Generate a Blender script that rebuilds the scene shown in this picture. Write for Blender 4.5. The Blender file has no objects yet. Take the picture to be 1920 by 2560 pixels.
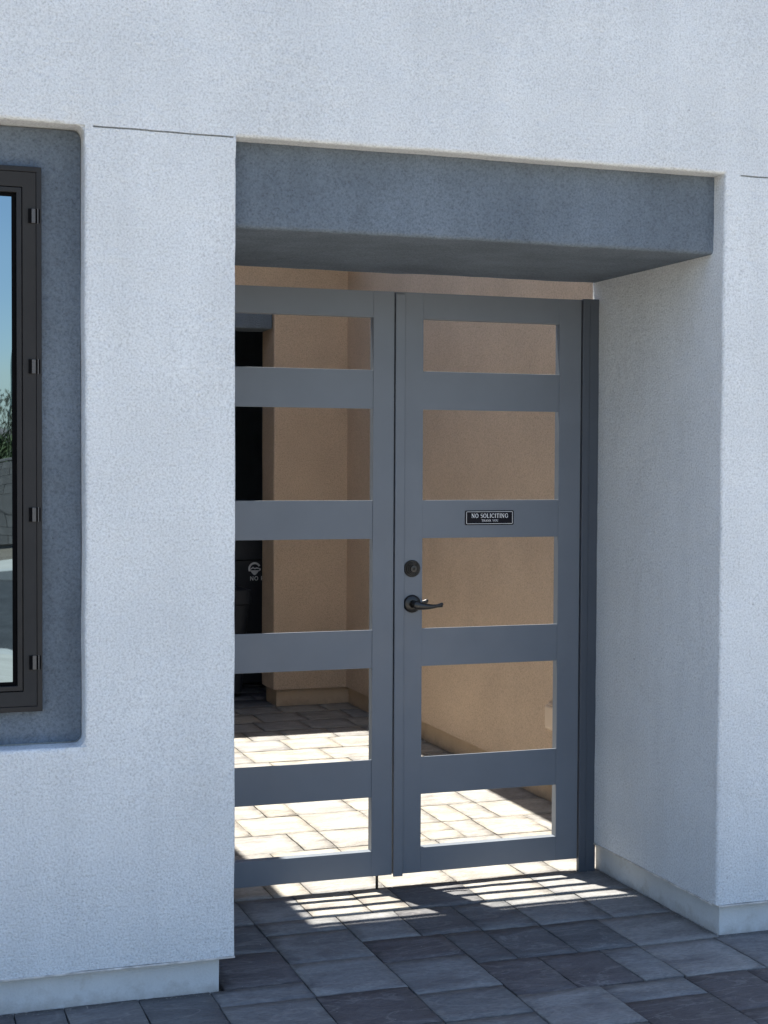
import bpy, bmesh, math, random
from mathutils import Vector, Matrix, noise
import numpy as np

# ------------------------------------------------------------------ camera
sc = bpy.context.scene
COL = sc.collection
CAM = Vector((-1.0104, -4.1899, 1.5))
YAW, PITCH, ROLL, FPX = 0.3336, -0.0318, 0.0048, 3824.9
fw = Vector((math.sin(YAW)*math.cos(PITCH), math.cos(YAW)*math.cos(PITCH), math.sin(PITCH)))
rt = Vector((math.cos(YAW), -math.sin(YAW), 0.0))
up = rt.cross(fw)
r2 = rt*math.cos(ROLL) + up*math.sin(ROLL)
u2 = -rt*math.sin(ROLL) + up*math.cos(ROLL)
cam_d = bpy.data.cameras.new('camera')
cam_d.sensor_fit = 'VERTICAL'; cam_d.sensor_height = 36.0
cam_d.lens = FPX/2560.0*36.0
cam_d.clip_start = 0.05; cam_d.clip_end = 6000.0
cam = bpy.data.objects.new('camera', cam_d)
M = Matrix(((r2.x, u2.x, -fw.x, CAM.x), (r2.y, u2.y, -fw.y, CAM.y), (r2.z, u2.z, -fw.z, CAM.z), (0, 0, 0, 1)))
cam.matrix_world = M
COL.objects.link(cam)
sc.camera = cam

# ------------------------------------------------------------------ sky, sun, exposure
TO_SUN = Vector((-0.080, 0.190, 1.0)).normalized()
world = bpy.data.worlds.new('World'); sc.world = world
world.use_nodes = True
wn = world.node_tree
for n in list(wn.nodes): wn.nodes.remove(n)
sky = wn.nodes.new('ShaderNodeTexSky'); sky.sky_type = 'NISHITA'
sky.sun_disc = False
sky.sun_elevation = math.asin(TO_SUN.z)
sky.sun_rotation = math.atan2(TO_SUN.x, TO_SUN.y)
sky.altitude = 380.0; sky.air_density = 1.0; sky.dust_density = 1.0; sky.ozone_density = 1.5
bg = wn.nodes.new('ShaderNodeBackground'); bg.inputs['Strength'].default_value = 0.096
wo = wn.nodes.new('ShaderNodeOutputWorld')
wn.links.new(sky.outputs[0], bg.inputs[0]); wn.links.new(bg.outputs[0], wo.inputs[0])
sun_d = bpy.data.lights.new('sun', 'SUN'); sun_d.energy = 5.0; sun_d.angle = math.radians(0.53)
sun_d.color = (1.0, 0.95, 0.86)
sun = bpy.data.objects.new('sun', sun_d)
sun.rotation_euler = TO_SUN.to_track_quat('Z', 'Y').to_euler()
sun.location = (0, 0, 12)
COL.objects.link(sun)
sc.view_settings.view_transform = 'Standard'; sc.view_settings.look = 'None'
sc.view_settings.gamma = 1.0; sc.view_settings.use_curve_mapping = False
sc.view_settings.exposure = 1.75
sc.render.engine = 'CYCLES'
sc.cycles.max_bounces = 10; sc.cycles.diffuse_bounces = 7; sc.cycles.glossy_bounces = 5

random.seed(4)

# ------------------------------------------------------------------ node helpers
def new_mat(name):
    m = bpy.data.materials.new(name); m.use_nodes = True
    nt = m.node_tree
    b = nt.nodes['Principled BSDF']
    return m, nt, b
def N(nt, typ, **kw):
    n = nt.nodes.new(typ)
    for k, v in kw.items():
        if k in n.inputs.keys(): n.inputs[k].default_value = v
        else: setattr(n, k, v)
    return n
def coords(nt, scale=(1, 1, 1)):
    t = N(nt, 'ShaderNodeTexCoord'); mp = N(nt, 'ShaderNodeMapping')
    mp.inputs['Scale'].default_value = scale
    nt.links.new(t.outputs['Object'], mp.inputs['Vector'])
    return mp.outputs['Vector']
def noise_tex(nt, vec, scale, detail=3, rough=0.5, dist=0.0):
    n = N(nt, 'ShaderNodeTexNoise'); n.inputs['Scale'].default_value = scale
    n.inputs['Detail'].default_value = detail; n.inputs['Roughness'].default_value = rough
    n.inputs['Distortion'].default_value = dist
    nt.links.new(vec, n.inputs['Vector']); return n.outputs[0]
def ramp(nt, fac, stops):
    r = N(nt, 'ShaderNodeValToRGB')
    el = r.color_ramp.elements
    while len(el) < len(stops): el.new(0.5)
    for e, (p, c) in zip(el, stops):
        e.position = p; e.color = (*c, 1) if len(c) == 3 else c
    nt.links.new(fac, r.inputs[0]); return r.outputs[0]
def mix(nt, a, b, fac=1.0, mode='MULTIPLY'):
    m = N(nt, 'ShaderNodeMix', data_type='RGBA', blend_type=mode)
    if isinstance(fac, float): m.inputs[0].default_value = fac
    else: nt.links.new(fac, m.inputs[0])
    for s, v in ((6, a), (7, b)):
        if isinstance(v, tuple): m.inputs[s].default_value = (*v, 1)
        else: nt.links.new(v, m.inputs[s])
    return m.outputs[2]
def math_n(nt, op, a, b):
    m = N(nt, 'ShaderNodeMath', operation=op)
    for i, v in enumerate((a, b)):
        if isinstance(v, (int, float)): m.inputs[i].default_value = v
        else: nt.links.new(v, m.inputs[i])
    return m.outputs[0]
def bump(nt, b, h, strength, dist):
    bn = N(nt, 'ShaderNodeBump'); bn.inputs['Strength'].default_value = strength
    bn.inputs['Distance'].default_value = dist
    nt.links.new(h, bn.inputs['Height']); nt.links.new(bn.outputs[0], b.inputs['Normal'])
def g3(v): return (v, v, v)

def stucco(name, col, var=0.10, grain=0.20, height=0.0035, spots=0.0, gscale=160, trowel=0.0, dirt=0.0, specks=0.0, streak=True):
    m, nt, b = new_mat(name)
    v = coords(nt)
    big = noise_tex(nt, v, 2.6, 5, 0.6)
    mid = noise_tex(nt, v, gscale, 4, 0.72, 0.0)
    low = noise_tex(nt, v, 38, 4, 0.65)
    c = mix(nt, tuple(col), ramp(nt, big, [(0.3, g3(1-var)), (0.7, g3(1.0))]))
    c = mix(nt, c, ramp(nt, mid, [(0.28, g3(1-grain*1.5)), (0.50, g3(1-grain*.5)), (0.70, g3(1.0))]))
    if specks:
        c = mix(nt, c, ramp(nt, noise_tex(nt, v, 24, 2, 0.6), [(0.755, g3(1.0)), (0.785, g3(1-specks))]))
    if streak:
        st = noise_tex(nt, coords(nt, (7, 7, 0.7)), 1.0, 4, 0.6)
        c = mix(nt, c, ramp(nt, st, [(0.35, g3(1-var*.5)), (0.6, g3(1.0))]))
    if spots:
        sp = noise_tex(nt, v, 9, 5, 0.75)
        c = mix(nt, c, ramp(nt, sp, [(0.60, g3(1.0)), (0.78, (1-spots, 1-spots*1.2, 1-spots*1.5))]))
        sp = noise_tex(nt, v, 45, 3, 0.7)
        c = mix(nt, c, ramp(nt, sp, [(0.70, g3(1.0)), (0.76, g3(1-spots*1.3))]))
    if dirt:
        sep = N(nt, 'ShaderNodeSeparateXYZ'); nt.links.new(v, sep.inputs[0])
        lv = math_n(nt, 'SUBTRACT', noise_tex(nt, v, 14, 5, 0.7), math_n(nt, 'MULTIPLY', sep.outputs['Z'], 5.5))
        c = mix(nt, c, (0.20, 0.165, 0.13), ramp(nt, lv, [(0.30, g3(0)), (0.55, g3(dirt))]), 'MIX')
    nt.links.new(c, b.inputs['Base Color'])
    b.inputs['Roughness'].default_value = 0.92
    b.inputs['Specular IOR Level'].default_value = 0.2
    h = math_n(nt, 'ADD', mid, math_n(nt, 'MULTIPLY', low, 0.9))
    if trowel:
        tr = noise_tex(nt, v, 7, 3, 0.5, 0.8)
        h = math_n(nt, 'ADD', h, math_n(nt, 'MULTIPLY', tr, trowel))
    bump(nt, b, h, 1.0, height)
    return m

def paint(name, col, rough=0.45, spec=0.4, var=0.05, metallic=0.0, bumpd=0.0, scale=12):
    m, nt, b = new_mat(name)
    v = coords(nt)
    n1 = noise_tex(nt, v, scale, 4, 0.6)
    c = mix(nt, tuple(col), ramp(nt, n1, [(0.3, g3(1-var)), (0.7, g3(1.0))]))
    nt.links.new(c, b.inputs['Base Color'])
    r = ramp(nt, noise_tex(nt, v, scale*2.5, 3, 0.6), [(0.3, g3(rough*0.88)), (0.7, g3(min(1, rough*1.12)))])
    nt.links.new(r, b.inputs['Roughness'])
    b.inputs['Specular IOR Level'].default_value = spec
    b.inputs['Metallic'].default_value = metallic
    if bumpd: bump(nt, b, noise_tex(nt, v, 220, 2), 0.6, bumpd)
    return m

WHITE = stucco('stucco_white', (0.820, 0.852, 0.862), var=0.10, grain=0.29, height=0.0058, trowel=1.6, specks=0.35)
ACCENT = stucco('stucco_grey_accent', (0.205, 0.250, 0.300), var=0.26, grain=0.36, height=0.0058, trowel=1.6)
TAN = stucco('stucco_tan', (0.71, 0.535, 0.385), var=0.14, grain=0.30, height=0.0055, trowel=1.2, streak=False)
STEM = stucco('painted_concrete', (0.60, 0.62, 0.62), var=0.15, grain=0.06, height=0.0016, spots=0.22, dirt=0.38)
STEM_TAN = stucco('painted_concrete_tan', (0.58, 0.44, 0.31), var=0.15, grain=0.06, height=0.0016, spots=0.2, dirt=0.35)
SCREED = paint('screed_white', (0.66, 0.64, 0.60), 0.6, 0.3, 0.55, scale=26)
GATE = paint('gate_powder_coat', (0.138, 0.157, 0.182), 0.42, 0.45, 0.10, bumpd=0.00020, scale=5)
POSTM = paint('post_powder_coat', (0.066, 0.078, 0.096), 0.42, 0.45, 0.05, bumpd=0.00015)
BRONZE = paint('window_bronze', (0.020, 0.0195, 0.0195), 0.5, 0.22, 0.15)
GASKET = paint('black_gasket', (0.004, 0.004, 0.0045), 0.9, 0.04)
CLIPM = paint('clip_bronze', (0.07, 0.068, 0.066), 0.4, 0.4)
HARD = paint('dark_bronze_hardware', (0.017, 0.0155, 0.014), 0.30, 0.45, 0.3, metallic=0.0, scale=60)
SIGNB = paint('sign_black', (0.007, 0.007, 0.011), 0.45, 0.12)
SIGNW = paint('sign_white', (0.80, 0.80, 0.80), 0.5, 0.3, 0.02)
BINM = paint('bin_plastic', (0.028, 0.031, 0.037), 0.5, 0.4, 0.2, bumpd=0.0002)
BINW = paint('bin_print', (0.86, 0.86, 0.84), 0.6, 0.3, 0.25, scale=60)
OUTLET = paint('outlet_plastic', (0.58, 0.45, 0.33), 0.5, 0.4)
LAMPM = paint('lamp_pole_green_grey', (0.10, 0.15, 0.14), 0.6, 0.3)
CONC = stucco('concrete_pale', (0.42, 0.385, 0.335), var=0.2, grain=0.06, height=0.0015)
KERB = stucco('concrete_kerb', (0.38, 0.36, 0.33), var=0.2, grain=0.06, height=0.0015)
ASPH = stucco('asphalt', (0.060, 0.060, 0.061), var=0.35, grain=0.25, height=0.003)
GRAVEL = stucco('desert_gravel', (0.30, 0.245, 0.19), var=0.25, grain=0.55, height=0.02)
BLOCKM = stucco('grey_block', (0.27, 0.245, 0.22), var=0.3, grain=0.15, height=0.002)
MORTAR = stucco('mortar', (0.20, 0.19, 0.175), var=0.2, grain=0.1, height=0.001)
ROOFM = stucco('roof_coat', (0.62, 0.60, 0.56), var=0.2, grain=0.05, height=0.001)
HILLM = stucco('far_hill', (0.18, 0.16, 0.15), var=0.4, grain=0.2, height=0.01)
SAND = stucco('joint_sand', (0.10, 0.092, 0.080), var=0.3, grain=0.2, height=0.001)
BARK = stucco('bark', (0.10, 0.075, 0.055), var=0.4, grain=0.4, height=0.01)

def glass_mat():
    m, nt, b = new_mat('reflective_glass')
    b.inputs['Base Color'].default_value = (0.195, 0.262, 0.305, 1)
    b.inputs['Metallic'].default_value = 1.0
    b.inputs['Roughness'].default_value = 0.012
    v = coords(nt, (1, 1, 0.6))
    bump(nt, b, noise_tex(nt, v, 3.2, 2, 0.4), 0.5, 0.0075)
    return m
GLASS = glass_mat()

def paver_mat():
    m, nt, b = new_mat('slate_paver')
    oi = N(nt, 'ShaderNodeObjectInfo')
    t = N(nt, 'ShaderNodeTexCoord')
    off = N(nt, 'ShaderNodeVectorMath', operation='SCALE')
    comb = N(nt, 'ShaderNodeCombineXYZ')
    for i in range(3): nt.links.new(oi.outputs['Random'], comb.inputs[i])
    nt.links.new(comb.outputs[0], off.inputs[0]); off.inputs['Scale'].default_value = 37.0
    add = N(nt, 'ShaderNodeVectorMath', operation='ADD')
    nt.links.new(t.outputs['Object'], add.inputs[0]); nt.links.new(off.outputs[0], add.inputs[1])
    mp = N(nt, 'ShaderNodeMapping'); mp.inputs['Scale'].default_value = (1.0, 2.4, 1.0)
    nt.links.new(add.outputs[0], mp.inputs[0]); v = mp.outputs[0]
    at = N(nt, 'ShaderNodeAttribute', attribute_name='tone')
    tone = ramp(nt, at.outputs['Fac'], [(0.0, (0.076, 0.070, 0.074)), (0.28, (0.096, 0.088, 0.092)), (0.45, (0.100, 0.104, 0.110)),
                              (0.65, (0.188, 0.190, 0.192)), (1.0, (0.265, 0.245, 0.210))])  # cream stop puts sun brightness into the colour of the courtyard pavers
    cloud = noise_tex(nt, v, 4.5, 5, 0.6, 0.8)
    c = mix(nt, tone, ramp(nt, cloud, [(0.30, (0.66, 0.64, 0.66)), (0.70, (1.28, 1.28, 1.25))]))
    fine = noise_tex(nt, v, 55, 5, 0.7, 0.4)
    c = mix(nt, c, ramp(nt, fine, [(0.32, g3(0.72)), (0.62, g3(1.12))]))
    # pale mineral veins
    w = noise_tex(nt, v, 3.0, 4, 0.55, 1.6)
    vein = ramp(nt, w, [(0.475, g3(0)), (0.50, g3(0.26)), (0.525, g3(0))])
    c = mix(nt, c, (0.30, 0.29, 0.28), vein, 'MIX')
    speck = noise_tex(nt, v, 140, 1, 0.5)
    c = mix(nt, c, (0.45, 0.44, 0.42), ramp(nt, speck, [(0.79, g3(0)), (0.83, g3(0.6))]), 'MIX')
    nt.links.new(c, b.inputs['Base Color'])
    nt.links.new(ramp(nt, cloud, [(0.3, g3(0.62)), (0.7, g3(0.82))]), b.inputs['Roughness'])
    b.inputs['Specular IOR Level'].default_value = 0.35
    h = math_n(nt, 'ADD', math_n(nt, 'MULTIPLY', noise_tex(nt, v, 14, 5, 0.6, 1.0), 1.0), math_n(nt, 'MULTIPLY', fine, 0.25))
    bump(nt, b, h, 0.9, 0.009)
    return m
PAVER = paver_mat()

def leaf_mat(name, col):
    m, nt, b = new_mat(name)
    v = coords(nt)
    c = mix(nt, tuple(col), ramp(nt, noise_tex(nt, v, 5, 3), [(0.3, g3(0.55)), (0.7, g3(1.3))]))
    nt.links.new(c, b.inputs['Base Color']); b.inputs['Roughness'].default_value = 0.7
    return m
LEAF = leaf_mat('leaf_olive', (0.075, 0.10, 0.035))
LEAF2 = leaf_mat('leaf_dusty', (0.10, 0.105, 0.06))

# ------------------------------------------------------------------ mesh helpers
def empty(name, loc, label, cat, group=None, kind=None):
    o = bpy.data.objects.new(name, None); COL.objects.link(o)
    o.location = loc; o.empty_display_size = 0.2
    if label: o['label'] = label
    if cat: o['category'] = cat
    if group: o['group'] = group
    if kind: o['kind'] = kind
    return o
def root_loc(p):
    v = Vector((0, 0, 0))
    while p is not None:
        v = v + Vector(p.location) ; p = p.parent
    return v
def link(name, me, mat, parent=None, kind=None, label=None, cat=None, group=None):
    o = bpy.data.objects.new(name, me); COL.objects.link(o)
    me.materials.clear(); me.materials.append(mat)
    if parent is not None:
        o.parent = parent
        top = parent
        while top.parent is not None: top = top.parent
        if parent is top: o.matrix_parent_inverse = Matrix.Translation(-Vector(top.location))
    if kind: o['kind'] = kind
    if label: o['label'] = label
    if cat: o['category'] = cat
    if group: o['group'] = group
    return o
def finish(name, bm, mat, parent=None, bevel=0.0, seg=2, smooth=False, **kw):
    bmesh.ops.recalc_face_normals(bm, faces=bm.faces[:])
    me = bpy.data.meshes.new(name); bm.to_mesh(me); bm.free()
    o = link(name, me, mat, parent, **kw)
    if smooth or bevel:
        me.polygons.foreach_set('use_smooth', [True]*len(me.polygons))
        me.set_sharp_from_angle(angle=math.radians(42))
    if bevel:
        md = o.modifiers.new('bevel', 'BEVEL'); md.width = bevel; md.segments = seg; md.limit_method = 'ANGLE'
        md.angle_limit = math.radians(40); md.harden_normals = True
    return o
def box(bm, x0, x1, y0, y1, z0, z1):
    vs = [bm.verts.new((x, y, z)) for z in (z0, z1) for y in (y0, y1) for x in (x0, x1)]
    for f in ((0, 2, 3, 1), (4, 5, 7, 6), (0, 1, 5, 4), (2, 6, 7, 3), (0, 4, 6, 2), (1, 3, 7, 5)):
        bm.faces.new([vs[i] for i in f])
    return vs
def bx(name, mat, parent, x0, x1, y0, y1, z0, z1, bevel=0.0, seg=2, **kw):
    bm = bmesh.new(); box(bm, x0, x1, y0, y1, z0, z1)
    return finish(name, bm, mat, parent, bevel, seg, **kw)
def refine(breaks, step):
    out = [breaks[0]]
    for a, b in zip(breaks[:-1], breaks[1:]):
        n = max(1, int(math.ceil((b-a)/step)))
        out += [a + (b-a)*(i+1)/n for i in range(n)]
    return out
def cells(xs, ys, zs, solid, step=0.06):
    X, Y, Z = refine(xs, step), refine(ys, 0.12), refine(zs, step)
    nx, ny, nz = len(X)-1, len(Y)-1, len(Z)-1
    S = np.zeros((nx+2, ny+2, nz+2), bool)
    for i in range(nx):
        for j in range(ny):
            for k in range(nz):
                S[i+1, j+1, k+1] = solid((X[i]+X[i+1])/2, (Y[j]+Y[j+1])/2, (Z[k]+Z[k+1])/2)
    bm = bmesh.new(); vd = {}
    def V(i, j, k):
        if (i, j, k) not in vd: vd[(i, j, k)] = bm.verts.new((X[i], Y[j], Z[k]))
        return vd[(i, j, k)]
    for i in range(nx):
        for j in range(ny):
            for k in range(nz):
                if not S[i+1, j+1, k+1]: continue
                if not S[i, j+1, k+1]: bm.faces.new((V(i, j, k), V(i, j, k+1), V(i, j+1, k+1), V(i, j+1, k)))
                if not S[i+2, j+1, k+1]: bm.faces.new((V(i+1, j, k), V(i+1, j+1, k), V(i+1, j+1, k+1), V(i+1, j, k+1)))
                if not S[i+1, j, k+1]: bm.faces.new((V(i, j, k), V(i+1, j, k), V(i+1, j, k+1), V(i, j, k+1)))
                if not S[i+1, j+2, k+1]: bm.faces.new((V(i, j+1, k), V(i, j+1, k+1), V(i+1, j+1, k+1), V(i+1, j+1, k)))
                if not S[i+1, j+1, k]: bm.faces.new((V(i, j, k), V(i, j+1, k), V(i+1, j+1, k), V(i+1, j, k)))
                if not S[i+1, j+1, k+2]: bm.faces.new((V(i, j, k+1), V(i+1, j, k+1), V(i+1, j+1, k+1), V(i, j+1, k+1)))
    bm.normal_update()
    return bm
def round_edges(bm, rules):
    for off, seg, pred in rules:
        es = []
        for e in bm.edges:
            if len(e.link_faces) != 2 or not e.is_convex: continue
            if e.calc_face_angle(0) < math.radians(60): continue
            c = (e.verts[0].co+e.verts[1].co)/2
            if pred(c, e): es.append(e)
        if es: bmesh.ops.bevel(bm, geom=es, offset=off, segments=seg, profile=0.5, affect='EDGES', clamp_overlap=True)
        bm.normal_update()
def wobble(bm, amp=0.0016, keep=lambda c: False):
    for v in bm.verts:
        if keep(v.co): continue
        p = v.co
        d = noise.noise_vector(p*3.1)*amp + noise.noise_vector(p*17.0 + Vector((5, 3, 1)))*(amp*0.55)
        v.co = p + d
def wall(name, bm, mat, parent, **kw):
    o = finish(name, bm, mat, parent, smooth=True, **kw)
    o.modifiers.new('weighted', 'WEIGHTED_NORMAL').keep_sharp = True
    return o
def lathe(bm, prof, origin, axis, seg=28, cap=True):
    """prof: list of (radius, distance along axis)"""
    ax = Vector(axis).normalized()
    t = Vector((0, 0, 1)) if abs(ax.z) < 0.9 else Vector((1, 0, 0))
    e1 = ax.cross(t).normalized(); e2 = ax.cross(e1)
    rings = []
    for r, d in prof:
        rings.append([bm.verts.new(Vector(origin)+ax*d+(e1*math.cos(2*math.pi*i/seg)+e2*math.sin(2*math.pi*i/seg))*r) for i in range(seg)])
    for a, b in zip(rings[:-1], rings[1:]):
        for i in range(seg): bm.faces.new((a[i], a[(i+1) % seg], b[(i+1) % seg], b[i]))
    if cap: bm.faces.new(rings[0]); bm.faces.new(rings[-1])
def tube(bm, pts, radii, seg=12, flat=None):
    pts = [Vector(p) for p in pts]; rings = []
    for i, p in enumerate(pts):
        d = (pts[min(i+1, len(pts)-1)]-pts[max(i-1, 0)]).normalized()
        t = Vector((0, 0, 1)) if abs(d.z) < 0.9 else Vector((0, 1, 0))
        e1 = d.cross(t).normalized(); e2 = e1.cross(d)
        r = radii[i]; ra, rb = r if isinstance(r, tuple) else (r, r)
        rings.append([bm.verts.new(p+e1*math.cos(2*math.pi*k/seg)*ra+e2*math.sin(2*math.pi*k/seg)*rb) for k in range(seg)])
    for a, b in zip(rings[:-1], rings[1:]):
        for i in range(seg): bm.faces.new((a[i], a[(i+1) % seg], b[(i+1) % seg], b[i]))
    bm.faces.new(rings[0]); bm.faces.new(rings[-1])

# ------------------------------------------------------------------ measured dimensions
W = 1.563; ZS = 0.105; ZJ = 2.408; ZL = 2.166; GY = 0.855; BACK = 0.905
D = 0.026; TOPZ = 4.7
NX = -0.417; NZ0, NZ1 = 0.722, 2.408
RWX = 1.885; BWY = 4.87; EAVE = 2.95

# ------------------------------------------------------------------ terrain, street, paving
bm = bmesh.new()
S_ = 2500
vs = [bm.verts.new(p) for p in ((-S_, -S_, -0.12), (S_, -S_, -0.12), (S_, S_, -0.12), (-S_, S_, -0.12))]
bm.faces.new(vs); finish('ground', bm, GRAVEL, kind='structure')
bx('road', ASPH, None, -150, 150, -15.0, -8.6, -0.20, -0.110, kind='structure')
bx('sidewalk', CONC, None, -150, 150, -8.25, -6.7, -0.20, -0.012, 0.01, kind='structure')
bx('kerb', KERB, None, -150, 150, -8.6, -8.254, -0.22, -0.016, 0.02, kind='structure')
bx('kerb', KERB, None, -150, 150, -15.4, -15.004, -0.22, 0.02, 0.02, kind='structure')
bx('sidewalk', CONC, None, -150, 150, -18.4, -15.404, -0.2, 0.012, 0.01, kind='structure')
bx('driveway', CONC, None, -4.5, 7.0, -6.69, -1.52, -0.2, -0.004, 0.01, kind='structure')

pave = bpy.data.objects.new('pavement', None); COL.objects.link(pave); pave['kind'] = 'structure'
bx('joint_sand', SAND, pave, -3.6, 5.0, -1.51, 8.6, -0.15, -0.012)

def paver_geo(bm, x0, x1, y0, y1, tone, seed, cell=0.046, ox=0.0, oy=0.0):
    gap = 0.0019
    x0 += gap; x1 -= gap; y0 += gap; y1 -= gap
    nx = max(2, round((x1-x0)/cell)); ny = max(2, round((y1-y0)/cell))
    lay = bm.verts.layers.float.get('tone') or bm.verts.layers.float.new('tone')
    base = random.uniform(-0.0012, 0.0012)
    tx, ty = random.uniform(-0.003, 0.003), random.uniform(-0.003, 0.003)
    off = Vector((seed*1.37, seed*0.71, seed*2.3))
    g = []
    for j in range(ny+1):
        row = []
        for i in range(nx+1):
            x = x0+(x1-x0)*i/nx; y = y0+(y1-y0)*j/ny
            p = Vector((x, y, 0))
            n = noise.noise(p*9+off)*0.0011 + noise.noise(p*31+off)*0.0013
            jx = noise.noise(p*24+off+Vector((9, 0, 0)))*0.0022; jy = noise.noise(p*24+off+Vector((0, 9, 0)))*0.0022
            edge = (i in (0, nx)) or (j in (0, ny))
            z = base + n + tx*(x-(x0+x1)/2) + ty*(y-(y0+y1)/2) - (0.0003 if edge else 0)
            v = bm.verts.new((x+jx-ox, y+jy-oy, z)); v[lay] = tone
            row.append(v)
        g.append(row)
    for j in range(ny):
        for i in range(nx):
            f = bm.faces.new((g[j][i], g[j][i+1], g[j+1][i+1], g[j+1][i])); f.smooth = True
    ring = [g[0][i] for i in range(nx)] + [g[j][nx] for j in range(ny)] + [g[ny][i] for i in range(nx, 0, -1)] + [g[j][0] for j in range(ny, 0, -1)]
    low = []
    for v in ring:
        q = bm.verts.new((v.co.x, v.co.y, -0.035)); q[lay] = tone; low.append(q)
    n = len(ring)
    for i in range(n):
        bm.faces.new((ring[i], low[i], low[(i+1) % n], ring[(i+1) % n]))
def tone_pick(): return min(1, max(0, random.gauss(0.5, 0.30)))
n_pav = 0
def paver(x0, x1, y0, y1, tone=None):
    global n_pav
    n_pav += 1
    ox, oy = (x0+x1)/2, (y0+y1)/2
    bm = bmesh.new(); paver_geo(bm, x0, x1, y0, y1, tone_pick() if tone is None else tone, n_pav, ox=ox, oy=oy)
    me = bpy.data.meshes.new('paver'); bm.to_mesh(me); bm.free()
    o = link('paver', me, PAVER, pave); o.location = (ox, oy, 0)
    return o
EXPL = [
 # passage between the pier and the gate; paler tones paint in sun patches by the gate
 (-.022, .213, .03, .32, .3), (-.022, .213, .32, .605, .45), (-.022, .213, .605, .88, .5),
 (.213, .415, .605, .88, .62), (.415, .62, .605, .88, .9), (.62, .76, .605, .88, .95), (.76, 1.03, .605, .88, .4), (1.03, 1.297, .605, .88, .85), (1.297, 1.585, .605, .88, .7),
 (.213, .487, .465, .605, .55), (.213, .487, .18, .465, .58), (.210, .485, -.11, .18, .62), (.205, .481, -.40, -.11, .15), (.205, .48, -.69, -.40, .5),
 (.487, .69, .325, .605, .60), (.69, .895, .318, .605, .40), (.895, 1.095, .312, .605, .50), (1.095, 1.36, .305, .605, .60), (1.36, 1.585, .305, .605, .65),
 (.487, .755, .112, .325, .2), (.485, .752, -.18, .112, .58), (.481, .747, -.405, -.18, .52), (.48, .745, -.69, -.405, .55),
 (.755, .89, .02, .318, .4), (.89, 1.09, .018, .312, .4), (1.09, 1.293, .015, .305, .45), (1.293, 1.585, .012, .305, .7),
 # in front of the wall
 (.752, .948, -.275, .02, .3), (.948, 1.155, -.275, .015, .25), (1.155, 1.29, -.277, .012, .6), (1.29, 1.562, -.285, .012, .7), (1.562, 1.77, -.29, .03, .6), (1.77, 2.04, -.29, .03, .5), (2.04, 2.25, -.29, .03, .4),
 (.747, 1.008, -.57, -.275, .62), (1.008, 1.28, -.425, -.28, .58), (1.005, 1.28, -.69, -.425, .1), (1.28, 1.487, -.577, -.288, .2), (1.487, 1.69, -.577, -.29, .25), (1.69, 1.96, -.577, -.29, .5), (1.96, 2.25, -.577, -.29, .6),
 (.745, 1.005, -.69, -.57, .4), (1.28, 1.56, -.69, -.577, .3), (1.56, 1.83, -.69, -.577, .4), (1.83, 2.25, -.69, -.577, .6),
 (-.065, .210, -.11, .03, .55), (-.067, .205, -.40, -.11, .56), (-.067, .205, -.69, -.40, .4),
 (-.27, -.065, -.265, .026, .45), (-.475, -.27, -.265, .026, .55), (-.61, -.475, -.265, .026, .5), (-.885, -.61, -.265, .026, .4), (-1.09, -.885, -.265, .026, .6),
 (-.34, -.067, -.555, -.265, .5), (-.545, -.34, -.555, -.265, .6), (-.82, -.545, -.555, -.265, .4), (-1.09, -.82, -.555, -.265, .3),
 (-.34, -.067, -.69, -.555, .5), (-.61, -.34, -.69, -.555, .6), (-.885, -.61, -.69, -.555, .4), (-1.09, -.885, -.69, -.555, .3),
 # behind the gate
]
ROWS = [(.88, 1.17, [-.02, .213, .35, .487, .762, 1.03, 1.302, 1.44, 1.58, 1.91]),
 (1.17, 1.465, [-.02, .213, .49, .762, 1.035, 1.17, 1.44, 1.68, 1.91]),
 (1.465, 1.60, [1.155, 1.31]), (1.60, 1.745, [1.155, 1.31]),
 (1.465, 1.745, [-.02, .087, .36, .632, .765, 1.04, 1.155]), (1.465, 1.745, [1.31, 1.442, 1.68, 1.91]),
 (1.745, 2.04, [-.02, .213, .493, .767, 1.04, 1.31, 1.45, 1.582, 1.91]),
 (2.04, 2.33, [-.02, .213, .36, .634, .77, 1.035, 1.31, 1.582, 1.91])]
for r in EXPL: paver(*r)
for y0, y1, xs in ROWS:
    for a, b in zip(xs[:-1], xs[1:]): paver(a, b, y0, y1, random.uniform(.78, 1))  # pale tones paint the courtyard sunlight into the paver colour
def row_breaks(x0, x1):
    xs = [x0]
    while xs[-1] < x1-0.001:
        w = random.choice([.207, .276, .276, .276, .414])
        if x1-xs[-1]-w < 0.1: w = x1-xs[-1]
        xs.append(xs[-1]+w)
    return xs
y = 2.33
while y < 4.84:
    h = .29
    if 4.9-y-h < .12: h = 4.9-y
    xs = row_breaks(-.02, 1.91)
    for a, b in zip(xs[:-1], xs[1:]): paver(a, b, y, y+h, random.uniform(.7, 1))  # kept pale as well, sun glare put into the colour
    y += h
# rest of the paving: under the dark alcove, to both sides and towards the drive, joined into one part
bm = bmesh.new()
def fill(x0, x1, y0, y1, cell=0.14):
    k = 900
    y = y0
    while y < y1-0.01:
        h = min(.29, y1-y)
        if y1-y-h < .1: h = y1-y
        xs = row_breaks(x0, x1)
        for a, b in zip(xs[:-1], xs[1:]):
            k += 1; paver_geo(bm, a, b, y, y+h, tone_pick(), k, cell)
        y += h
fill(-.95, 2.9, 4.9, 8.5)
fill(-3.55, -1.09, -.69, .026); fill(2.25, 4.95, -.69, .03); fill(-3.55, 4.95, -1.5, -.69)
me = bpy.data.meshes.new('paver_field'); bm.to_mesh(me); bm.free()
link('paver_field', me, PAVER, pave, kind='stuff')

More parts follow.
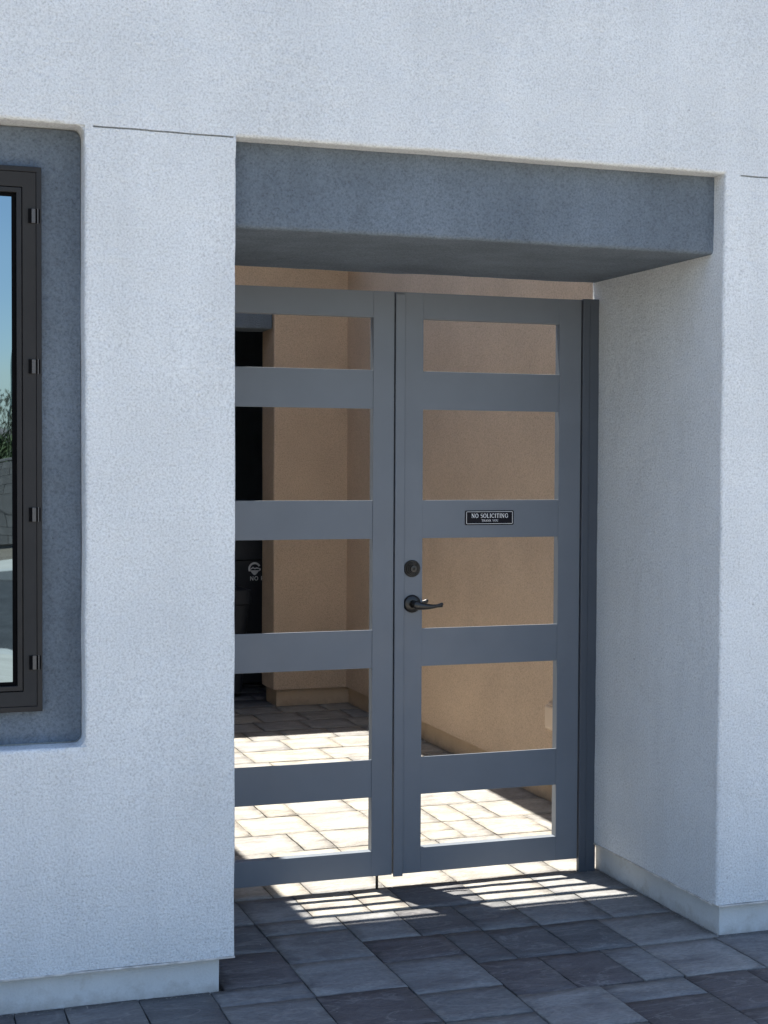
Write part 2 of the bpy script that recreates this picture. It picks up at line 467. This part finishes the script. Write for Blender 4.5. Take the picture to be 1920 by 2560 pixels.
# grit and crumbs swept against the wall bases and into the joints
rnd = random.Random(11)
verts, faces = [], []
def crumb(x, y, r):
    b0 = len(verts)
    for k in range(6):
        d = [(1, 0, 0), (-1, 0, 0), (0, 1, 0), (0, -1, 0), (0, 0, 1), (0, 0, -1)][k]
        q = r*rnd.uniform(.55, 1.2)
        verts.append((x+d[0]*q, y+d[1]*q, 0.0005+r*.45+d[2]*q*.6))
    for f in ((0, 2, 4), (2, 1, 4), (1, 3, 4), (3, 0, 4), (2, 0, 5), (1, 2, 5), (3, 1, 5), (0, 3, 5)): faces.append(tuple(b0+i for i in f))
for _ in range(260): crumb(W+D-abs(rnd.gauss(0, .018)), rnd.uniform(.02, .9), rnd.uniform(.0008, .0030))
for _ in range(200): crumb(rnd.uniform(-.7, -.04), D-abs(rnd.gauss(0, .014)), rnd.uniform(.0008, .0026))
for _ in range(160): crumb(rnd.uniform(W, 2.2), D-abs(rnd.gauss(0, .014)), rnd.uniform(.0008, .0026))
for _ in range(160): crumb(rnd.uniform(-.1, 1.6), rnd.uniform(-.7, .85), rnd.uniform(.0006, .0020))
me = bpy.data.meshes.new('grit'); me.from_pydata(verts, [], faces); link('grit', me, KERB, pave, kind='stuff')

# ------------------------------------------------------------------ house
house = empty('house', (0, 0.3, 0), 'white stucco house front with dark grey lintel and recessed window', 'house')
xs = [-3.6, -1.62, NX, -0.395, -0.007, 0.0, W, W+0.055, 5.0]
ys = [0.0, 0.011, 0.088, BACK]
zs = [ZS, NZ0, ZJ-0.005, ZJ, TOPZ]
def solid_front(x, y, z):
    if 0 < x < W and z < ZJ: return False
    if -1.62 < x < NX and y < 0.088 and NZ0 < z < ZJ: return False
    if ZJ-0.005 < z < ZJ and y < 0.011 and (-0.395 < x < -0.007 or x > W+0.055): return False
    return True
bm = cells(xs, ys, zs, solid_front)
def vert(e): return abs(e.verts[0].co.z-e.verts[1].co.z) > 1e-4
eps = 1e-3
round_edges(bm, [
    (0.030, 5, lambda c, e: vert(e) and abs(c.x-W) < eps and abs(c.y) < eps and c.z < ZJ-0.05),
    (0.006, 2, lambda c, e: vert(e) and abs(c.x) < eps and (abs(c.y) < eps) and c.z < ZJ-0.05),
    (0.013, 3, lambda c, e: abs(c.y) < eps and (abs(c.x-NX) < eps and vert(e) and NZ0+.05 < c.z < NZ1-.05)),
    (0.013, 3, lambda c, e: abs(c.y) < eps and not vert(e) and -1.6 < c.x < NX-.04 and (abs(c.z-NZ0) < eps or abs(c.z-ZJ) < eps)),
    (0.012, 3, lambda c, e: abs(c.y) < eps and not vert(e) and 0.0 < c.x < W and abs(c.z-ZJ) < eps),
    (0.010, 2, lambda c, e: vert(e) and abs(c.y-BACK) < eps and (abs(c.x-W) < eps or abs(c.x) < eps) and c.z < ZJ-.05),
])
wobble(bm, 0.0027)
wall('front_wall', bm, WHITE, house)
# lintel over the opening
bm = cells([-0.004, W+0.004], [0.065, BACK-0.004], [ZL, ZJ+0.004], lambda *a: True, 0.05)
round_edges(bm, [(0.014, 3, lambda c, e: not vert(e) and abs(c.z-ZL) < eps and abs(c.x-W/2) < W/2-.002)])
wobble(bm, 0.0030, keep=lambda c: c.x < 0.0 or c.x > W)
wall('lintel', bm, ACCENT, house)
# accent panel round the window
bm = bmesh.new()
def rounded_rect(x0, x1, z0, z1, r, n=6):
    pts = []
    for cx, cz, a0 in ((x1-r, z1-r, 0), (x0+r, z1-r, 90), (x0+r, z0+r, 180), (x1-r, z0+r, 270)):
        for i in range(n+1):
            a = math.radians(a0+90*i/n); pts.append((cx+r*math.cos(a), cz+r*math.sin(a)))
    return pts
pp = rounded_rect(-1.615, NX-0.001, NZ0+0.004, NZ1-0.003, 0.022)
fr = [bm.verts.new((x, 0.078, z)) for x, z in pp]; bk = [bm.verts.new((x, 0.0875, z)) for x, z in pp]
bm.faces.new(fr); bm.faces.new(bk[::-1])
for i in range(len(fr)): bm.faces.new((fr[i], bk[i], bk[(i+1) % len(fr)], fr[(i+1) % len(fr)]))
finish('accent_panel', bm, ACCENT, house)
# fillets that round the inner corners of the niche
for cz, sg in ((NZ0, 1), (NZ1, -1)):
    bm = bmesh.new(); r = 0.024
    arc = [(NX-r+r*math.cos(math.radians(a)), cz+sg*(r-r*math.sin(math.radians(a)))) for a in range(0, 91, 15)]
    poly = [(NX+0.004, cz-sg*0.004)] + [(NX+.004, arc[0][1])] + arc + [(arc[-1][0], cz-sg*.004)]
    f1 = [bm.verts.new((x, 0.006, z)) for x, z in poly]; f2 = [bm.verts.new((x, 0.077, z)) for x, z in poly]
    bm.faces.new(f1); bm.faces.new(f2[::-1])
    for i in range(len(f1)): bm.faces.new((f1[i], f2[i], f2[(i+1) % len(f1)], f1[(i+1) % len(f1)]))
    finish('niche_fillet', bm, WHITE, house)
# foundation and drip screed
for nm, x0, x1, sx in (('l', -3.55, -D-0.012, 1), ('r', W+D, 4.95, -1)):
    bm = cells([x0, x1], [D, 0.885], [-0.1, ZS+0.02], lambda *a: True, 0.05)
    round_edges(bm, [(0.005, 2, lambda c, e: vert(e) and abs(c.y-D) < eps)])
    wobble(bm, 0.0022)
    wall('foundation', bm, STEM, house)
bx('drip_screed', SCREED, house, -3.58, 0.001, -0.003, 0.024, ZS-0.006, ZS-0.0005, 0.001)
bx('drip_screed', SCREED, house, W+0.006, 4.98, -0.003, 0.024, ZS-0.006, ZS-0.0005, 0.001)
bx('drip_screed', SCREED, house, W-0.003, W+0.024, 0.026, BACK-.01, ZS-0.006, ZS-0.0005, 0.001)

# ---- window: frame > sash, glass, gasket, clips
XR, XL = -0.526, -1.50
def ring(name, x0, x1, z0, z1, wx, wz, y0, y1, mat, parent, bevel=0.0015, slope=0.0):
    bm = bmesh.new()
    o_ = [(x0, z0), (x1, z0), (x1, z1), (x0, z1)]
    i_ = [(x0+wx, z0+wz), (x1-wx, z0+wz), (x1-wx, z1-wz), (x0+wx, z1-wz)]
    vo = [bm.verts.new((x, y0, z)) for x, z in o_]; vi = [bm.verts.new((x, y0+slope, z)) for x, z in i_]
    bo = [bm.verts.new((x, y1, z)) for x, z in o_]; bi = [bm.verts.new((x, y1, z)) for x, z in i_]
    for k in range(4):
        l = (k+1) % 4
        bm.faces.new((vo[k], vo[l], vi[l], vi[k])); bm.faces.new((bo[k], bi[k], bi[l], bo[l]))
        bm.faces.new((vo[k], bo[k], bo[l], vo[l])); bm.faces.new((vi[k], vi[l], bi[l], bi[k]))
    return finish(name, bm, mat, parent, bevel)
frame = ring('window', XL, XR, 0.818, 2.296, 0.014, 0.014, 0.052, 0.0775, BRONZE, house)
ring('frame_face', XL+0.0145, XR-0.0145, 0.8325, 2.2815, 0.036, 0.040, 0.054, 0.0775, BRONZE, frame, 0.0015, 0.007)
ring('sash', XL+0.0525, XR-0.0525, 0.8750, 2.2395, 0.0135, 0.0135, 0.058, 0.0775, BRONZE, frame)
ring('gasket', XL+0.0665, XR-0.0665, 0.8890, 2.2255, 0.011, 0.009, 0.068, 0.0775, GASKET, frame, 0.001)
bx('glass_pane', GLASS, frame, XL+0.076, XR-0.0765, 0.073, 0.0772, 0.896, 2.2185)
for zc in (2.164, 1.758, 1.356, 0.952):
    bm = bmesh.new()
    box(bm, -0.5525, -0.5425, 0.0500, 0.058, zc-0.019, zc+0.019)
    box(bm, -0.5375, -0.5345, 0.0490, 0.058, zc-0.020, zc+0.020)
    cl = finish('screen_clip', bm, CLIPM, frame, 0.0006)
    bm = bmesh.new(); box(bm, -0.5610, -0.5305, 0.0512, 0.0575, zc-0.0190, zc+0.0190)
    finish('clip_slot', bm, GASKET, frame)

# ---- courtyard walls behind the gate (tan), parts of the same house
JX, JY = 1.416, 5.15
def solid_court(x, y, z):
    if x > RWX and y < JY: return True                       # right wing
    if z > 3.0: return False
    if y > BWY and x > JX and y < JY: return True             # return wall at the back
    if y > BWY and y < JY and z > 2.316+0.24: return True     # over the dark opening
    return False
bm = cells([-0.6, JX, RWX, 3.0], [BACK+0.02, BWY, JY], [ZS, 2.316+.24, 3.0, 4.6], solid_court, 0.15)
round_edges(bm, [(0.012, 3, lambda c, e: vert(e) and abs(c.x-JX) < eps and abs(c.y-BWY) < eps)])
wobble(bm, 0.0017)
wall('courtyard_wall', bm, TAN, house)
bm = cells([RWX+D, 2.9], [0.94, BWY+0.05], [-0.1, ZS+.01], lambda *a: True, 0.15); wobble(bm, .002); wall('foundation', bm, STEM_TAN, house)
bm = cells([JX+D, RWX+0.05], [BWY+D, JY-.01], [-0.1, ZS+.012], lambda *a: True, 0.1); wobble(bm, .002); wall('foundation', bm, STEM_TAN, house)
bx('back_lintel', ACCENT, house, -0.6, JX-.002, BWY+0.03, JY-.01, 2.316, 2.5555, 0.012, 3)
bx('left_wing_wall', WHITE, house, -3.5, -0.002, BACK+0.003, 8.6, -0.1, EAVE+.05)
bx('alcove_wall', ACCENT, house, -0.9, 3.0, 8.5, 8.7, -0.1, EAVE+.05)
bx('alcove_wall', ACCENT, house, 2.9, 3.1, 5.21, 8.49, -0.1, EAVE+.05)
bx('roof_eave', ROOFM, house, 1.735-.08*3.3, RWX-.004, BACK+0.01, 4.80, 3.30, 3.45)
bx('roof_eave', ROOFM, house, RWX-.005, 3.2, JY+.01, 8.8, EAVE+.01, EAVE+.19)
bx('roof_eave', ROOFM, house, -3.5, RWX-.006, 4.505, 8.8, EAVE, EAVE+.2)
bx('roof_eave', ROOFM, house, -3.5, .136, BACK+0.01, 4.50, EAVE+0.051, EAVE+.2)

# ---- outlet cover on the tan wall
out = empty('outlet_cover', (RWX, 1.91, .33), 'tan weatherproof outlet cover on the tan courtyard wall', 'outlet cover')
bm = bmesh.new(); box(bm, RWX-.030, RWX+.002, 1.815, 1.915, .335, .445); finish('cover', bm, OUTLET, out, 0.014, 4)
bm = bmesh.new(); box(bm, RWX-.008, RWX+.002, 1.808, 1.922, .328, .452); finish('backing_plate', bm, OUTLET, out, 0.004, 2)
bm = bmesh.new(); box(bm, RWX-.026, RWX-.010, 1.845, 1.885, .445, .450); finish('hinge', bm, OUTLET, out, 0.002, 2)

# ------------------------------------------------------------------ gate
FY0, FY1 = 0.855, 0.890
RZ = [(2.006, 2.0977), (1.689, 1.8242), (1.2364, 1.3711), (0.7838, 0.9183), (0.3285, 0.462), (0.0504, 0.1389)]
def leaf(name, x0, x1, sl, sr, label):
    e = empty(name, ((x0+x1)/2, 0.87, 0.05), label, 'gate', 'pair of slatted gate leaves')
    bx('stile', GATE, e, x0, sl, FY0, FY1, RZ[-1][0], RZ[0][1], 0.0007)
    bx('stile', GATE, e, sr, x1, FY0, FY1, RZ[-1][0], RZ[0][1], 0.0007)
    for i, (a, b) in enumerate(RZ):
        end = i in (0, 5)
        bx('rail', GATE, e, sl+(0.0003 if end else -0.004), sr-(0.0003 if end else -0.004), FY0+(0.0001 if end else 0.003), FY1-0.0001 if end else FY0+0.0085, a+.0003, b-.0003, 0.0007)
    return e
gl = leaf('gate_leaf', 0.053, 0.7735, 0.143, 0.6967, 'fixed grey gate leaf with drop bolt, half behind the white pier')
gr = leaf('gate_leaf', 0.7790, 1.4950, 0.8817, 1.4085, 'grey gate leaf with lever handle and deadbolt')
bm = bmesh.new(); box(bm, .7765, .8120, .8470, .8546, .0440, 2.0905); finish('astragal', bm, GATE, gr, .0022)
bm = bmesh.new(); lathe(bm, [(.0042, 0), (.0050, .003), (.0050, .056)], (.7235, .8715, .002), (0, 0, 1), 10); finish('drop_bolt', bm, HARD, gl, smooth=True)
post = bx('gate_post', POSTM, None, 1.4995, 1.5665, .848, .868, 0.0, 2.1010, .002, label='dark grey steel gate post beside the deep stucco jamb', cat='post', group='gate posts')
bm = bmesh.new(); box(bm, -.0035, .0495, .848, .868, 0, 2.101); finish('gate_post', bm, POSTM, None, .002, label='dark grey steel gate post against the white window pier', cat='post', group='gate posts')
bx('hinge_strip', POSTM, post, 1.526, 1.5285, .8462, .8479, .02, 2.09)
# deadbolt: stepped rings
HX, HZ = .8435, 1.0065
bm = bmesh.new()
lathe(bm, [(.0300, 0), (.0300, .005), (.0280, .0075), (.0262, .0075), (.0255, .004), (.0245, .004), (.0240, .011), (.0225, .0130), (.0208, .0130), (.0200, .008), (.0190, .008), (.0186, .016), (.0172, .018), (.0155, .018), (.0148, .013), (.0138, .013), (.0134, .020), (.0120, .0222), (.0060, .0228)], (HX-.001, FY0-.0002, 1.1305), (0, -1, 0), 40)
db = finish('deadbolt', bm, HARD, gr, smooth=True)
bm = bmesh.new(); box(bm, HX-.0022, HX+.0002, .8308, .8320, 1.1265, 1.1345); finish('keyhole', bm, GASKET, db)
bm = bmesh.new()
lathe(bm, [(.0315, 0), (.0315, .004), (.0300, .008), (.0255, .0105), (.0140, .012), (.0120, .016), (.0115, .044), (.0130, .050), (.0125, .060), (.0080, .063)], (HX, FY0-.0002, HZ), (0, -1, 0), 40)
lh = finish('lever_handle', bm, HARD, gr, smooth=True)
def lever(y, x0, flip=1):
    bm = bmesh.new()
    pts, rad = [], []
    for i in range(15):
        t = i/14
        pts.append((x0+.004+.098*t, y-.004*math.sin(t*math.pi)*flip, HZ-.001-.0065*math.sin(t*2.4)+.004*t*t))
        w = .0115*(1-t)**1.3+.0045+.0042*max(0, (t-.8)/.2)
        rad.append((.0050+.002*(1-t), w))
    pts.append((x0+.104, y, HZ-.002)); rad.append((.003, .0035))
    tube(bm, pts, rad, 12)
    lathe(bm, [(.002, -.005), (.0055, -.003), (.0055, .003), (.002, .005)], (x0+.100, y-.0005, HZ+.0012), (0, 1, 0), 12)
    return finish('lever', bm, HARD, lh, smooth=True)
lever(.798, HX-.010)
bm = bmesh.new()
lathe(bm, [(.0315, 0), (.0300, .008), (.0140, .012), (.0115, .044), (.0125, .060), (.0080, .063)], (HX, FY1+.0002, HZ), (0, 1, 0), 24)
finish('inside_rose', bm, HARD, lh, smooth=True)
lever(.945, HX-.010, -1)

# ------------------------------------------------------------------ lettering
def strip(bm, pts, widths, y):
    n = len(pts); L = []; R = []
    for i in range(n):
        a = Vector(pts[max(i-1, 0)]); b = Vector(pts[min(i+1, n-1)]); d = (b-a).normalized()
        nn = Vector((-d.y, d.x)); w = widths[i]/2 if isinstance(widths, (list, tuple)) else widths/2
        p = Vector(pts[i]); L.append(p+nn*w); R.append(p-nn*w)
    lv = [bm.verts.new((p.x, y, p.y)) for p in L]; rv = [bm.verts.new((p.x, y, p.y)) for p in R]
    for i in range(n-1): bm.faces.new((lv[i], rv[i], rv[i+1], lv[i+1]))
def arc(cx, cy, rx, ry, a0, a1, n=14): return [(cx+rx*math.cos(math.radians(a0+(a1-a0)*i/n)), cy+ry*math.sin(math.radians(a0+(a1-a0)*i/n))) for i in range(n+1)]
TH, TN = .145, .075
def modw(pts, cx, thin, thick, rx): return [thin+(thick-thin)*min(1, abs(p[0]-cx)/rx) for p in pts]
def glyph(ch, serif=True, th=TH, tn=TN):
    """returns (strokes, advance): strokes in a box of cap height 1"""
    S = []
    def bar(x0, y0, x1, y1, w): S.append(([(x0, y0), (x1, y1)], w))
    def sf(x, y, w=.34):
        if serif: bar(x-w*.42, y, x+w*.42, y, .055)
    if ch == 'N': bar(.14, 0, .14, 1, tn if serif else th); bar(.14, .97, .72, .03, th); bar(.72, 0, .72, 1, tn if serif else th); sf(.10, .965, .28); sf(.14, .035); sf(.72, .965); return S, .92
    if ch in 'OCGQ':
        a = arc(.42, .5, .36, .46, 0, 360, 28) if ch == 'O' else arc(.46, .5, .38, .46, 42, 318, 24)
        S.append((a, modw(a, .42, tn, th, .36)))
        if ch == 'O': return S, .88
        if serif: bar(.76, .62, .76, .86, .06)
        if ch == 'G': bar(.74, .10, .74, .46, th); (sf(.72, .46, .36) if serif else bar(.50, .46, .80, .46, tn))
        elif serif: bar(.76, .14, .76, .32, .05)
        return S, (.90 if ch == 'G' else .84)
    if ch == 'S':
        a = arc(.34, .73, .24, .225, 25, 250, 12)+arc(.34, .27, .26, .235, 70, -150, 12)
        S.append((a, [tn+(th-tn)*max(0, 1-abs(p[1]-.5)/.35) for p in a])); return S, .66
    if ch == 'L': bar(.16, 0, .16, 1, th); sf(.16, .965); bar(.05, .035, .58, .035, .08); (bar(.58, 0, .58, .22, .06) if serif else None); return S, .66
    if ch == 'I': bar(.18, 0, .18, 1, th); sf(.18, .965); sf(.18, .035); return S, .36
    if ch == 'T': bar(.36, 0, .36, 1, th); bar(.04, .96, .68, .96, .085); sf(.36, .035); (bar(.06, .78, .06, .98, .05), bar(.66, .78, .66, .98, .05)) if serif else None; return S, .72
    if ch == 'H': bar(.16, 0, .16, 1, th); bar(.68, 0, .68, 1, th); bar(.16, .5, .68, .5, tn); [sf(x, yy) for x in (.16, .68) for yy in (.035, .965)]; return S, .86
    if ch == 'A': bar(.10, 0, .40, 1, tn); bar(.38, 1, .70, 0, th); bar(.2, .33, .6, .33, tn); sf(.10, .035, .26); sf(.70, .035, .3); return S, .82
    if ch == 'K': bar(.16, 0, .16, 1, th); bar(.2, .42, .66, .98, tn); bar(.32, .56, .70, .02, th); sf(.16, .035); sf(.16, .965); return S, .80
    if ch == 'Y': bar(.36, 0, .36, .48, th); bar(.08, .98, .37, .45, th); bar(.66, .98, .36, .45, tn); sf(.36, .035); sf(.08, .965, .28); sf(.66, .965, .26); return S, .76
    if ch == 'U':
        a = [(.14, 1), (.14, .34)]+arc(.42, .34, .28, .31, 180, 360, 12)+[(.70, 1)]
        S.append((a, [th]*2+[tn+(th-tn)*.5]*13+[tn])); sf(.14, .965, .3); sf(.70, .965, .26); return S, .84
    if ch == 'P':
        bar(.16, 0, .16, 1, th); a = [(.16, .96)]+arc(.40, .72, .24, .24, 90, -90, 10)+[(.16, .48)]
        S.append((a, th*.9)); return S, .68
    return S, .34
def text(name, s, x0, x1, zb, h, y, mat, parent, serif=True, th=TH, tn=TN, gap=.06):
    adv = [glyph(c, serif, th, tn)[1]+gap for c in s]; tot = sum(adv)-gap
    sx = (x1-x0)/tot; cur = 0; bm = bmesh.new(); k = 0
    for c, a in zip(s, adv):
        for pts, w in glyph(c, serif, th, tn)[0]:
            sc_ = h
            ww = [q*sc_ for q in w] if isinstance(w, (list, tuple)) else w*sc_
            strip(bm, [(x0+(cur+p[0])*sx, zb+p[1]*h) for p in pts], ww, y-0.00003*(k % 4)); k += 1
        cur += a
    me = bpy.data.meshes.new(name); bm.to_mesh(me); bm.free()
    return link(name, me, mat, parent)

SX0, SX1, SZ0, SZ1 = 1.044, 1.232, 1.2815, 1.3335
sgn = empty('door_sign', ((SX0+SX1)/2, .858, SZ0), 'small black sign reading NO SOLICITING THANK YOU', 'sign')
def plate(name, x0, x1, z0, z1, r, y0, y1, mat, parent, hole=None):
    bm = bmesh.new(); pp = rounded_rect(x0, x1, z0, z1, r)
    f = [bm.verts.new((x, y0, z)) for x, z in pp]; b = [bm.verts.new((x, y1, z)) for x, z in pp]; n = len(f)
    for i in range(n): bm.faces.new((f[i], b[i], b[(i+1) % n], f[(i+1) % n]))
    if hole:
        hp = rounded_rect(x0+hole, x1-hole, z0+hole, z1-hole, max(.0005, r-hole))
        hf = [bm.verts.new((x, y0, z)) for x, z in hp]; hb = [bm.verts.new((x, y1, z)) for x, z in hp]
        for i in range(n):
            j = (i+1) % n
            bm.faces.new((f[i], f[j], hf[j], hf[i])); bm.faces.new((b[i], hb[i], hb[j], b[j])); bm.faces.new((hf[i], hf[j], hb[j], hb[i]))
    else: bm.faces.new(f); bm.faces.new(b[::-1])
    return finish(name, bm, mat, parent)
plate('plate', SX0, SX1, SZ0, SZ1, .004, .8555, .8588, SIGNB, sgn)
plate('border', SX0+.0045, SX1-.0045, SZ0+.0040, SZ1-.0040, .0035, .8550, .8556, SIGNW, sgn, .0013)
text('lettering', 'NO SOLICITING', 1.0680, 1.2100, 1.3070, .0152, .8549, SIGNW, sgn, gap=.10)
text('lettering', 'THANK YOU', 1.1070, 1.1710, 1.2935, .0078, .8549, SIGNW, sgn, gap=.14)

# ------------------------------------------------------------------ wheelie bins in the dark opening
def bin_thing(x0, x1, y0, y1, h, label, lid=True):
    e = empty('rubbish_bin', ((x0+x1)/2, (y0+y1)/2, 0), label, 'bin', 'bins in the dark opening')
    t = .05
    bm = bmesh.new()
    zl = [0.03, h*.82, h*.86, h*.94, h*.94]
    prof = [(t, 0.03), (.012, h*.80), (.0, h*.81), (.0, h*.93)]
    rings = []
    for k, z in prof:
        pp = rounded_rect(x0+k, x1-k, y0+k, y1-k, .05, 5); rings.append([bm.verts.new((a, b, z)) for a, b in pp])
    for a, b in zip(rings[:-1], rings[1:]):
        n = len(a)
        for i in range(n): bm.faces.new((a[i], a[(i+1) % n], b[(i+1) % n], b[i]))
    bm.faces.new(rings[0]); bm.faces.new(rings[-1])
    finish('body', bm, BINM, e, smooth=True)
    if lid:
        bm = bmesh.new(); rings = []
        for k, z in ((-.012, h*.932), (-.012, h*.96), (.02, h*.985), (.09, h)):
            pp = rounded_rect(x0+k, x1-k, y0+k, y1-k, .05, 5); rings.append([bm.verts.new((a, b, z)) for a, b in pp])
        for a, b in zip(rings[:-1], rings[1:]):
            n = len(a)
            for i in range(n): bm.faces.new((a[i], a[(i+1) % n], b[(i+1) % n], b[i]))
        bm.faces.new(rings[0]); bm.faces.new(rings[-1])
        finish('lid', bm, BINM, e, smooth=True)
        bm = bmesh.new(); lathe(bm, [(.014, 0), (.014, x1-x0-.1)], (x0+.05, y1+.035, h*.93), (1, 0, 0), 12); finish('handle_bar', bm, BINM, e, smooth=True)
    for xw in (x0+.03, x1-.07):
        bm = bmesh.new(); lathe(bm, [(.085, 0), (.10, .005), (.10, .035), (.085, .04)], (xw, y1-.07, .10), (1, 0, 0), 20); finish('wheel', bm, GASKET, e, smooth=True)
    return e
bA = bin_thing(1.22, 1.80, 5.68, 6.30, 1.06, 'tall black wheeled bin with white round emblem and lettering', True)
LX, LZ, LY = 1.505, .795, 5.6905
bm = bmesh.new(); R_ = .043
a = arc(LX, LZ, R_*.86, R_*.86, 28, 205, 20); strip(bm, a, R_*.30, LY)
a = [(LX-R_*.75, LZ-R_*.12), (LX-R_*.25, LZ+R_*.20), (LX+.0, LZ+R_*.02), (LX+R_*.3, LZ+R_*.12), (LX+R_*.95, LZ-R_*.02)]; strip(bm, a, [R_*.08, R_*.26, R_*.18, R_*.24, R_*.10], LY-.0002)
a = [(LX+R_*.9, LZ-R_*.05), (LX+R_*.8, LZ-R_*.25)]; strip(bm, a, R_*.22, LY-.0003)
for i in range(7):
    t = -1+2*(i+.5)/7
    strip(bm, [(LX+t*R_*.62, LZ-R_*.32), (LX+t*R_*.36, LZ-R_*(.98-.35*t*t))], [R_*.20, R_*.13], LY-.0004-.00005*i)
strip(bm, [(LX-R_*.85, LZ-R_*.30), (LX+R_*.80, LZ-R_*.30)], R_*.14, LY-.001)
me = bpy.data.meshes.new('emblem'); bm.to_mesh(me); bm.free(); link('emblem', me, BINW, bA)
text('lettering', 'NO P', LX-.032, LX+.062, .7175, .027, LY, BINW, bA, serif=False, th=.19, tn=.17, gap=.12)
bin_thing(.86, 1.385, 5.26, 5.62, .74, 'shorter open black bin in front of the emblem bin', False)

# ------------------------------------------------------------------ across the street (seen mirrored in the window)
bw = empty('block_wall', (2, -26.8, -0.12), 'long grey block wall across the street', 'wall')
bx('mortar_core', MORTAR, bw, -7.6, 11.6, -26.95, -26.815, -0.2, 1.60)
bmB = bmesh.new(); box(bmB, -.1955, .1955, -.075, .075, -.0955, .0955); meB = bpy.data.meshes.new('block'); bmB.to_mesh(meB); bmB.free(); meB.materials.append(BLOCKM)
for r in range(8):
    for c in range(30):
        o = bpy.data.objects.new('block', meB); COL.objects.link(o); o.parent = bw
        o.location = (-4+(c+.5*(r % 2))*.4-2, -.07+.0+.11, .12+.0+.1+r*.2+.0)
        o.matrix_parent_inverse = Matrix.Identity(4)
bx('cap', BLOCKM, bw, -7.7, 11.7, -26.98, -26.70, 1.625, 1.70, .01)
def shrub(x, y, h, w, mat, name, label, cat, group, n=1500, trunk=0.4):
    e = empty(name, (x, y, -.12), label, cat, group)
    rnd = random.Random(int(x*31+y*7+h*13))
    bm = bmesh.new()
    for k in range(5):
        a = rnd.uniform(0, 6.28); tube(bm, [(x+.05*math.cos(a), y+.05*math.sin(a), -.15), (x+.12*w*math.cos(a), y+.12*w*math.sin(a), h*trunk*.6), (x+.32*w*math.cos(a), y+.32*w*math.sin(a), h*.55)], [.04*h/2.5, .03*h/2.5, .012], 7)
    finish('trunk', bm, BARK, e, smooth=True)
    cl = [(rnd.gauss(0, .28*w), rnd.gauss(0, .28*w), rnd.uniform(trunk, .92)*h, rnd.uniform(.18, .34)*w) for _ in range(16)]
    verts, faces = [], []
    for i in range(n):
        cx, cy, cz, r = rnd.choice(cl)
        v = Vector((rnd.gauss(0, 1), rnd.gauss(0, 1), rnd.gauss(0, 1))).normalized()*r*rnd.uniform(.5, 1.05)
        p = Vector((x+cx, y+cy, cz))+v*Vector((1, 1, .8)).length/1.6
        d1 = Vector((rnd.gauss(0, 1), rnd.gauss(0, 1), rnd.gauss(0, 1))).normalized(); d2 = d1.orthogonal().normalized()
        s1, s2 = rnd.uniform(.05, .10), rnd.uniform(.02, .035)
        b0 = len(verts); verts += [p-d1*s1, p+d2*s2, p+d1*s1, p-d2*s2]; faces.append((b0, b0+1, b0+2, b0+3))
    me = bpy.data.meshes.new('crown'); me.from_pydata(verts, [], faces); link('crown', me, mat, e)
for i, (x, y, h, w, mt) in enumerate([(-2.2, -28.6, 2.1, 1.6, LEAF2), (.2, -28.4, 2.0, 1.5, LEAF), (2.2, -28.5, 2.05, 1.6, LEAF), (4.1, -28.3, 1.95, 1.4, LEAF2), (6.3, -28.7, 2.2, 1.7, LEAF)]):
    shrub(x, y, h, w, mt, 'shrub', ('bushy dark olive shrub behind the block wall' if mt is LEAF else 'dusty pale green shrub behind the block wall'), 'shrub', 'shrubs behind the block wall', 9000, .30)
for i, (x, y, h, w) in enumerate([(1.2, -44, 3.4, 2.4), (4.6, -47, 3.6, 2.6), (-4.5, -45, 3.8, 2.8)]):
    shrub(x, y, h, w, LEAF2, 'desert_tree', 'dusty desert tree standing well beyond the block wall', 'tree', 'trees beyond the block wall', 7000, .3)
# street lamp
lp = empty('street_lamp', (4.13, -55, -.12), 'green grey street lamp pole with a short arm', 'street lamp')
bm = bmesh.new(); lathe(bm, [(.10, 0), (.085, .4), (.06, 7.55), (.05, 7.6)], (4.13, -55, -.12), (0, 0, 1), 14); finish('pole', bm, LAMPM, lp, smooth=True)
bm = bmesh.new(); tube(bm, [(4.13, -55, 7.25), (4.8, -55, 7.28), (5.6, -55, 7.30)], [.035, .03, .03], 10); finish('arm', bm, LAMPM, lp, smooth=True)
bm = bmesh.new(); box(bm, 5.55, 6.15, -55.12, -54.88, 7.24, 7.38); finish('lamp_head', bm, LAMPM, lp, .04, 3)
# far ridge
bm = bmesh.new(); prev = None
for i in range(121):
    x = -1500+25*i
    h = 16+14*noise.noise(Vector((x*.004, 1.3, 0)))+7*noise.noise(Vector((x*.02, 4.3, 0)))
    cur = (bm.verts.new((x, -780, -.5)), bm.verts.new((x+20*noise.noise(Vector((x*.01, 0, 0))), -860, h)), bm.verts.new((x, -1000, -.5)))
    if prev:
        bm.faces.new((prev[0], cur[0], cur[1], prev[1])); bm.faces.new((prev[1], cur[1], cur[2], prev[2]))
    prev = cur
finish('hills', bm, HILLM, kind='structure', smooth=True)
print('pavers', n_pav)
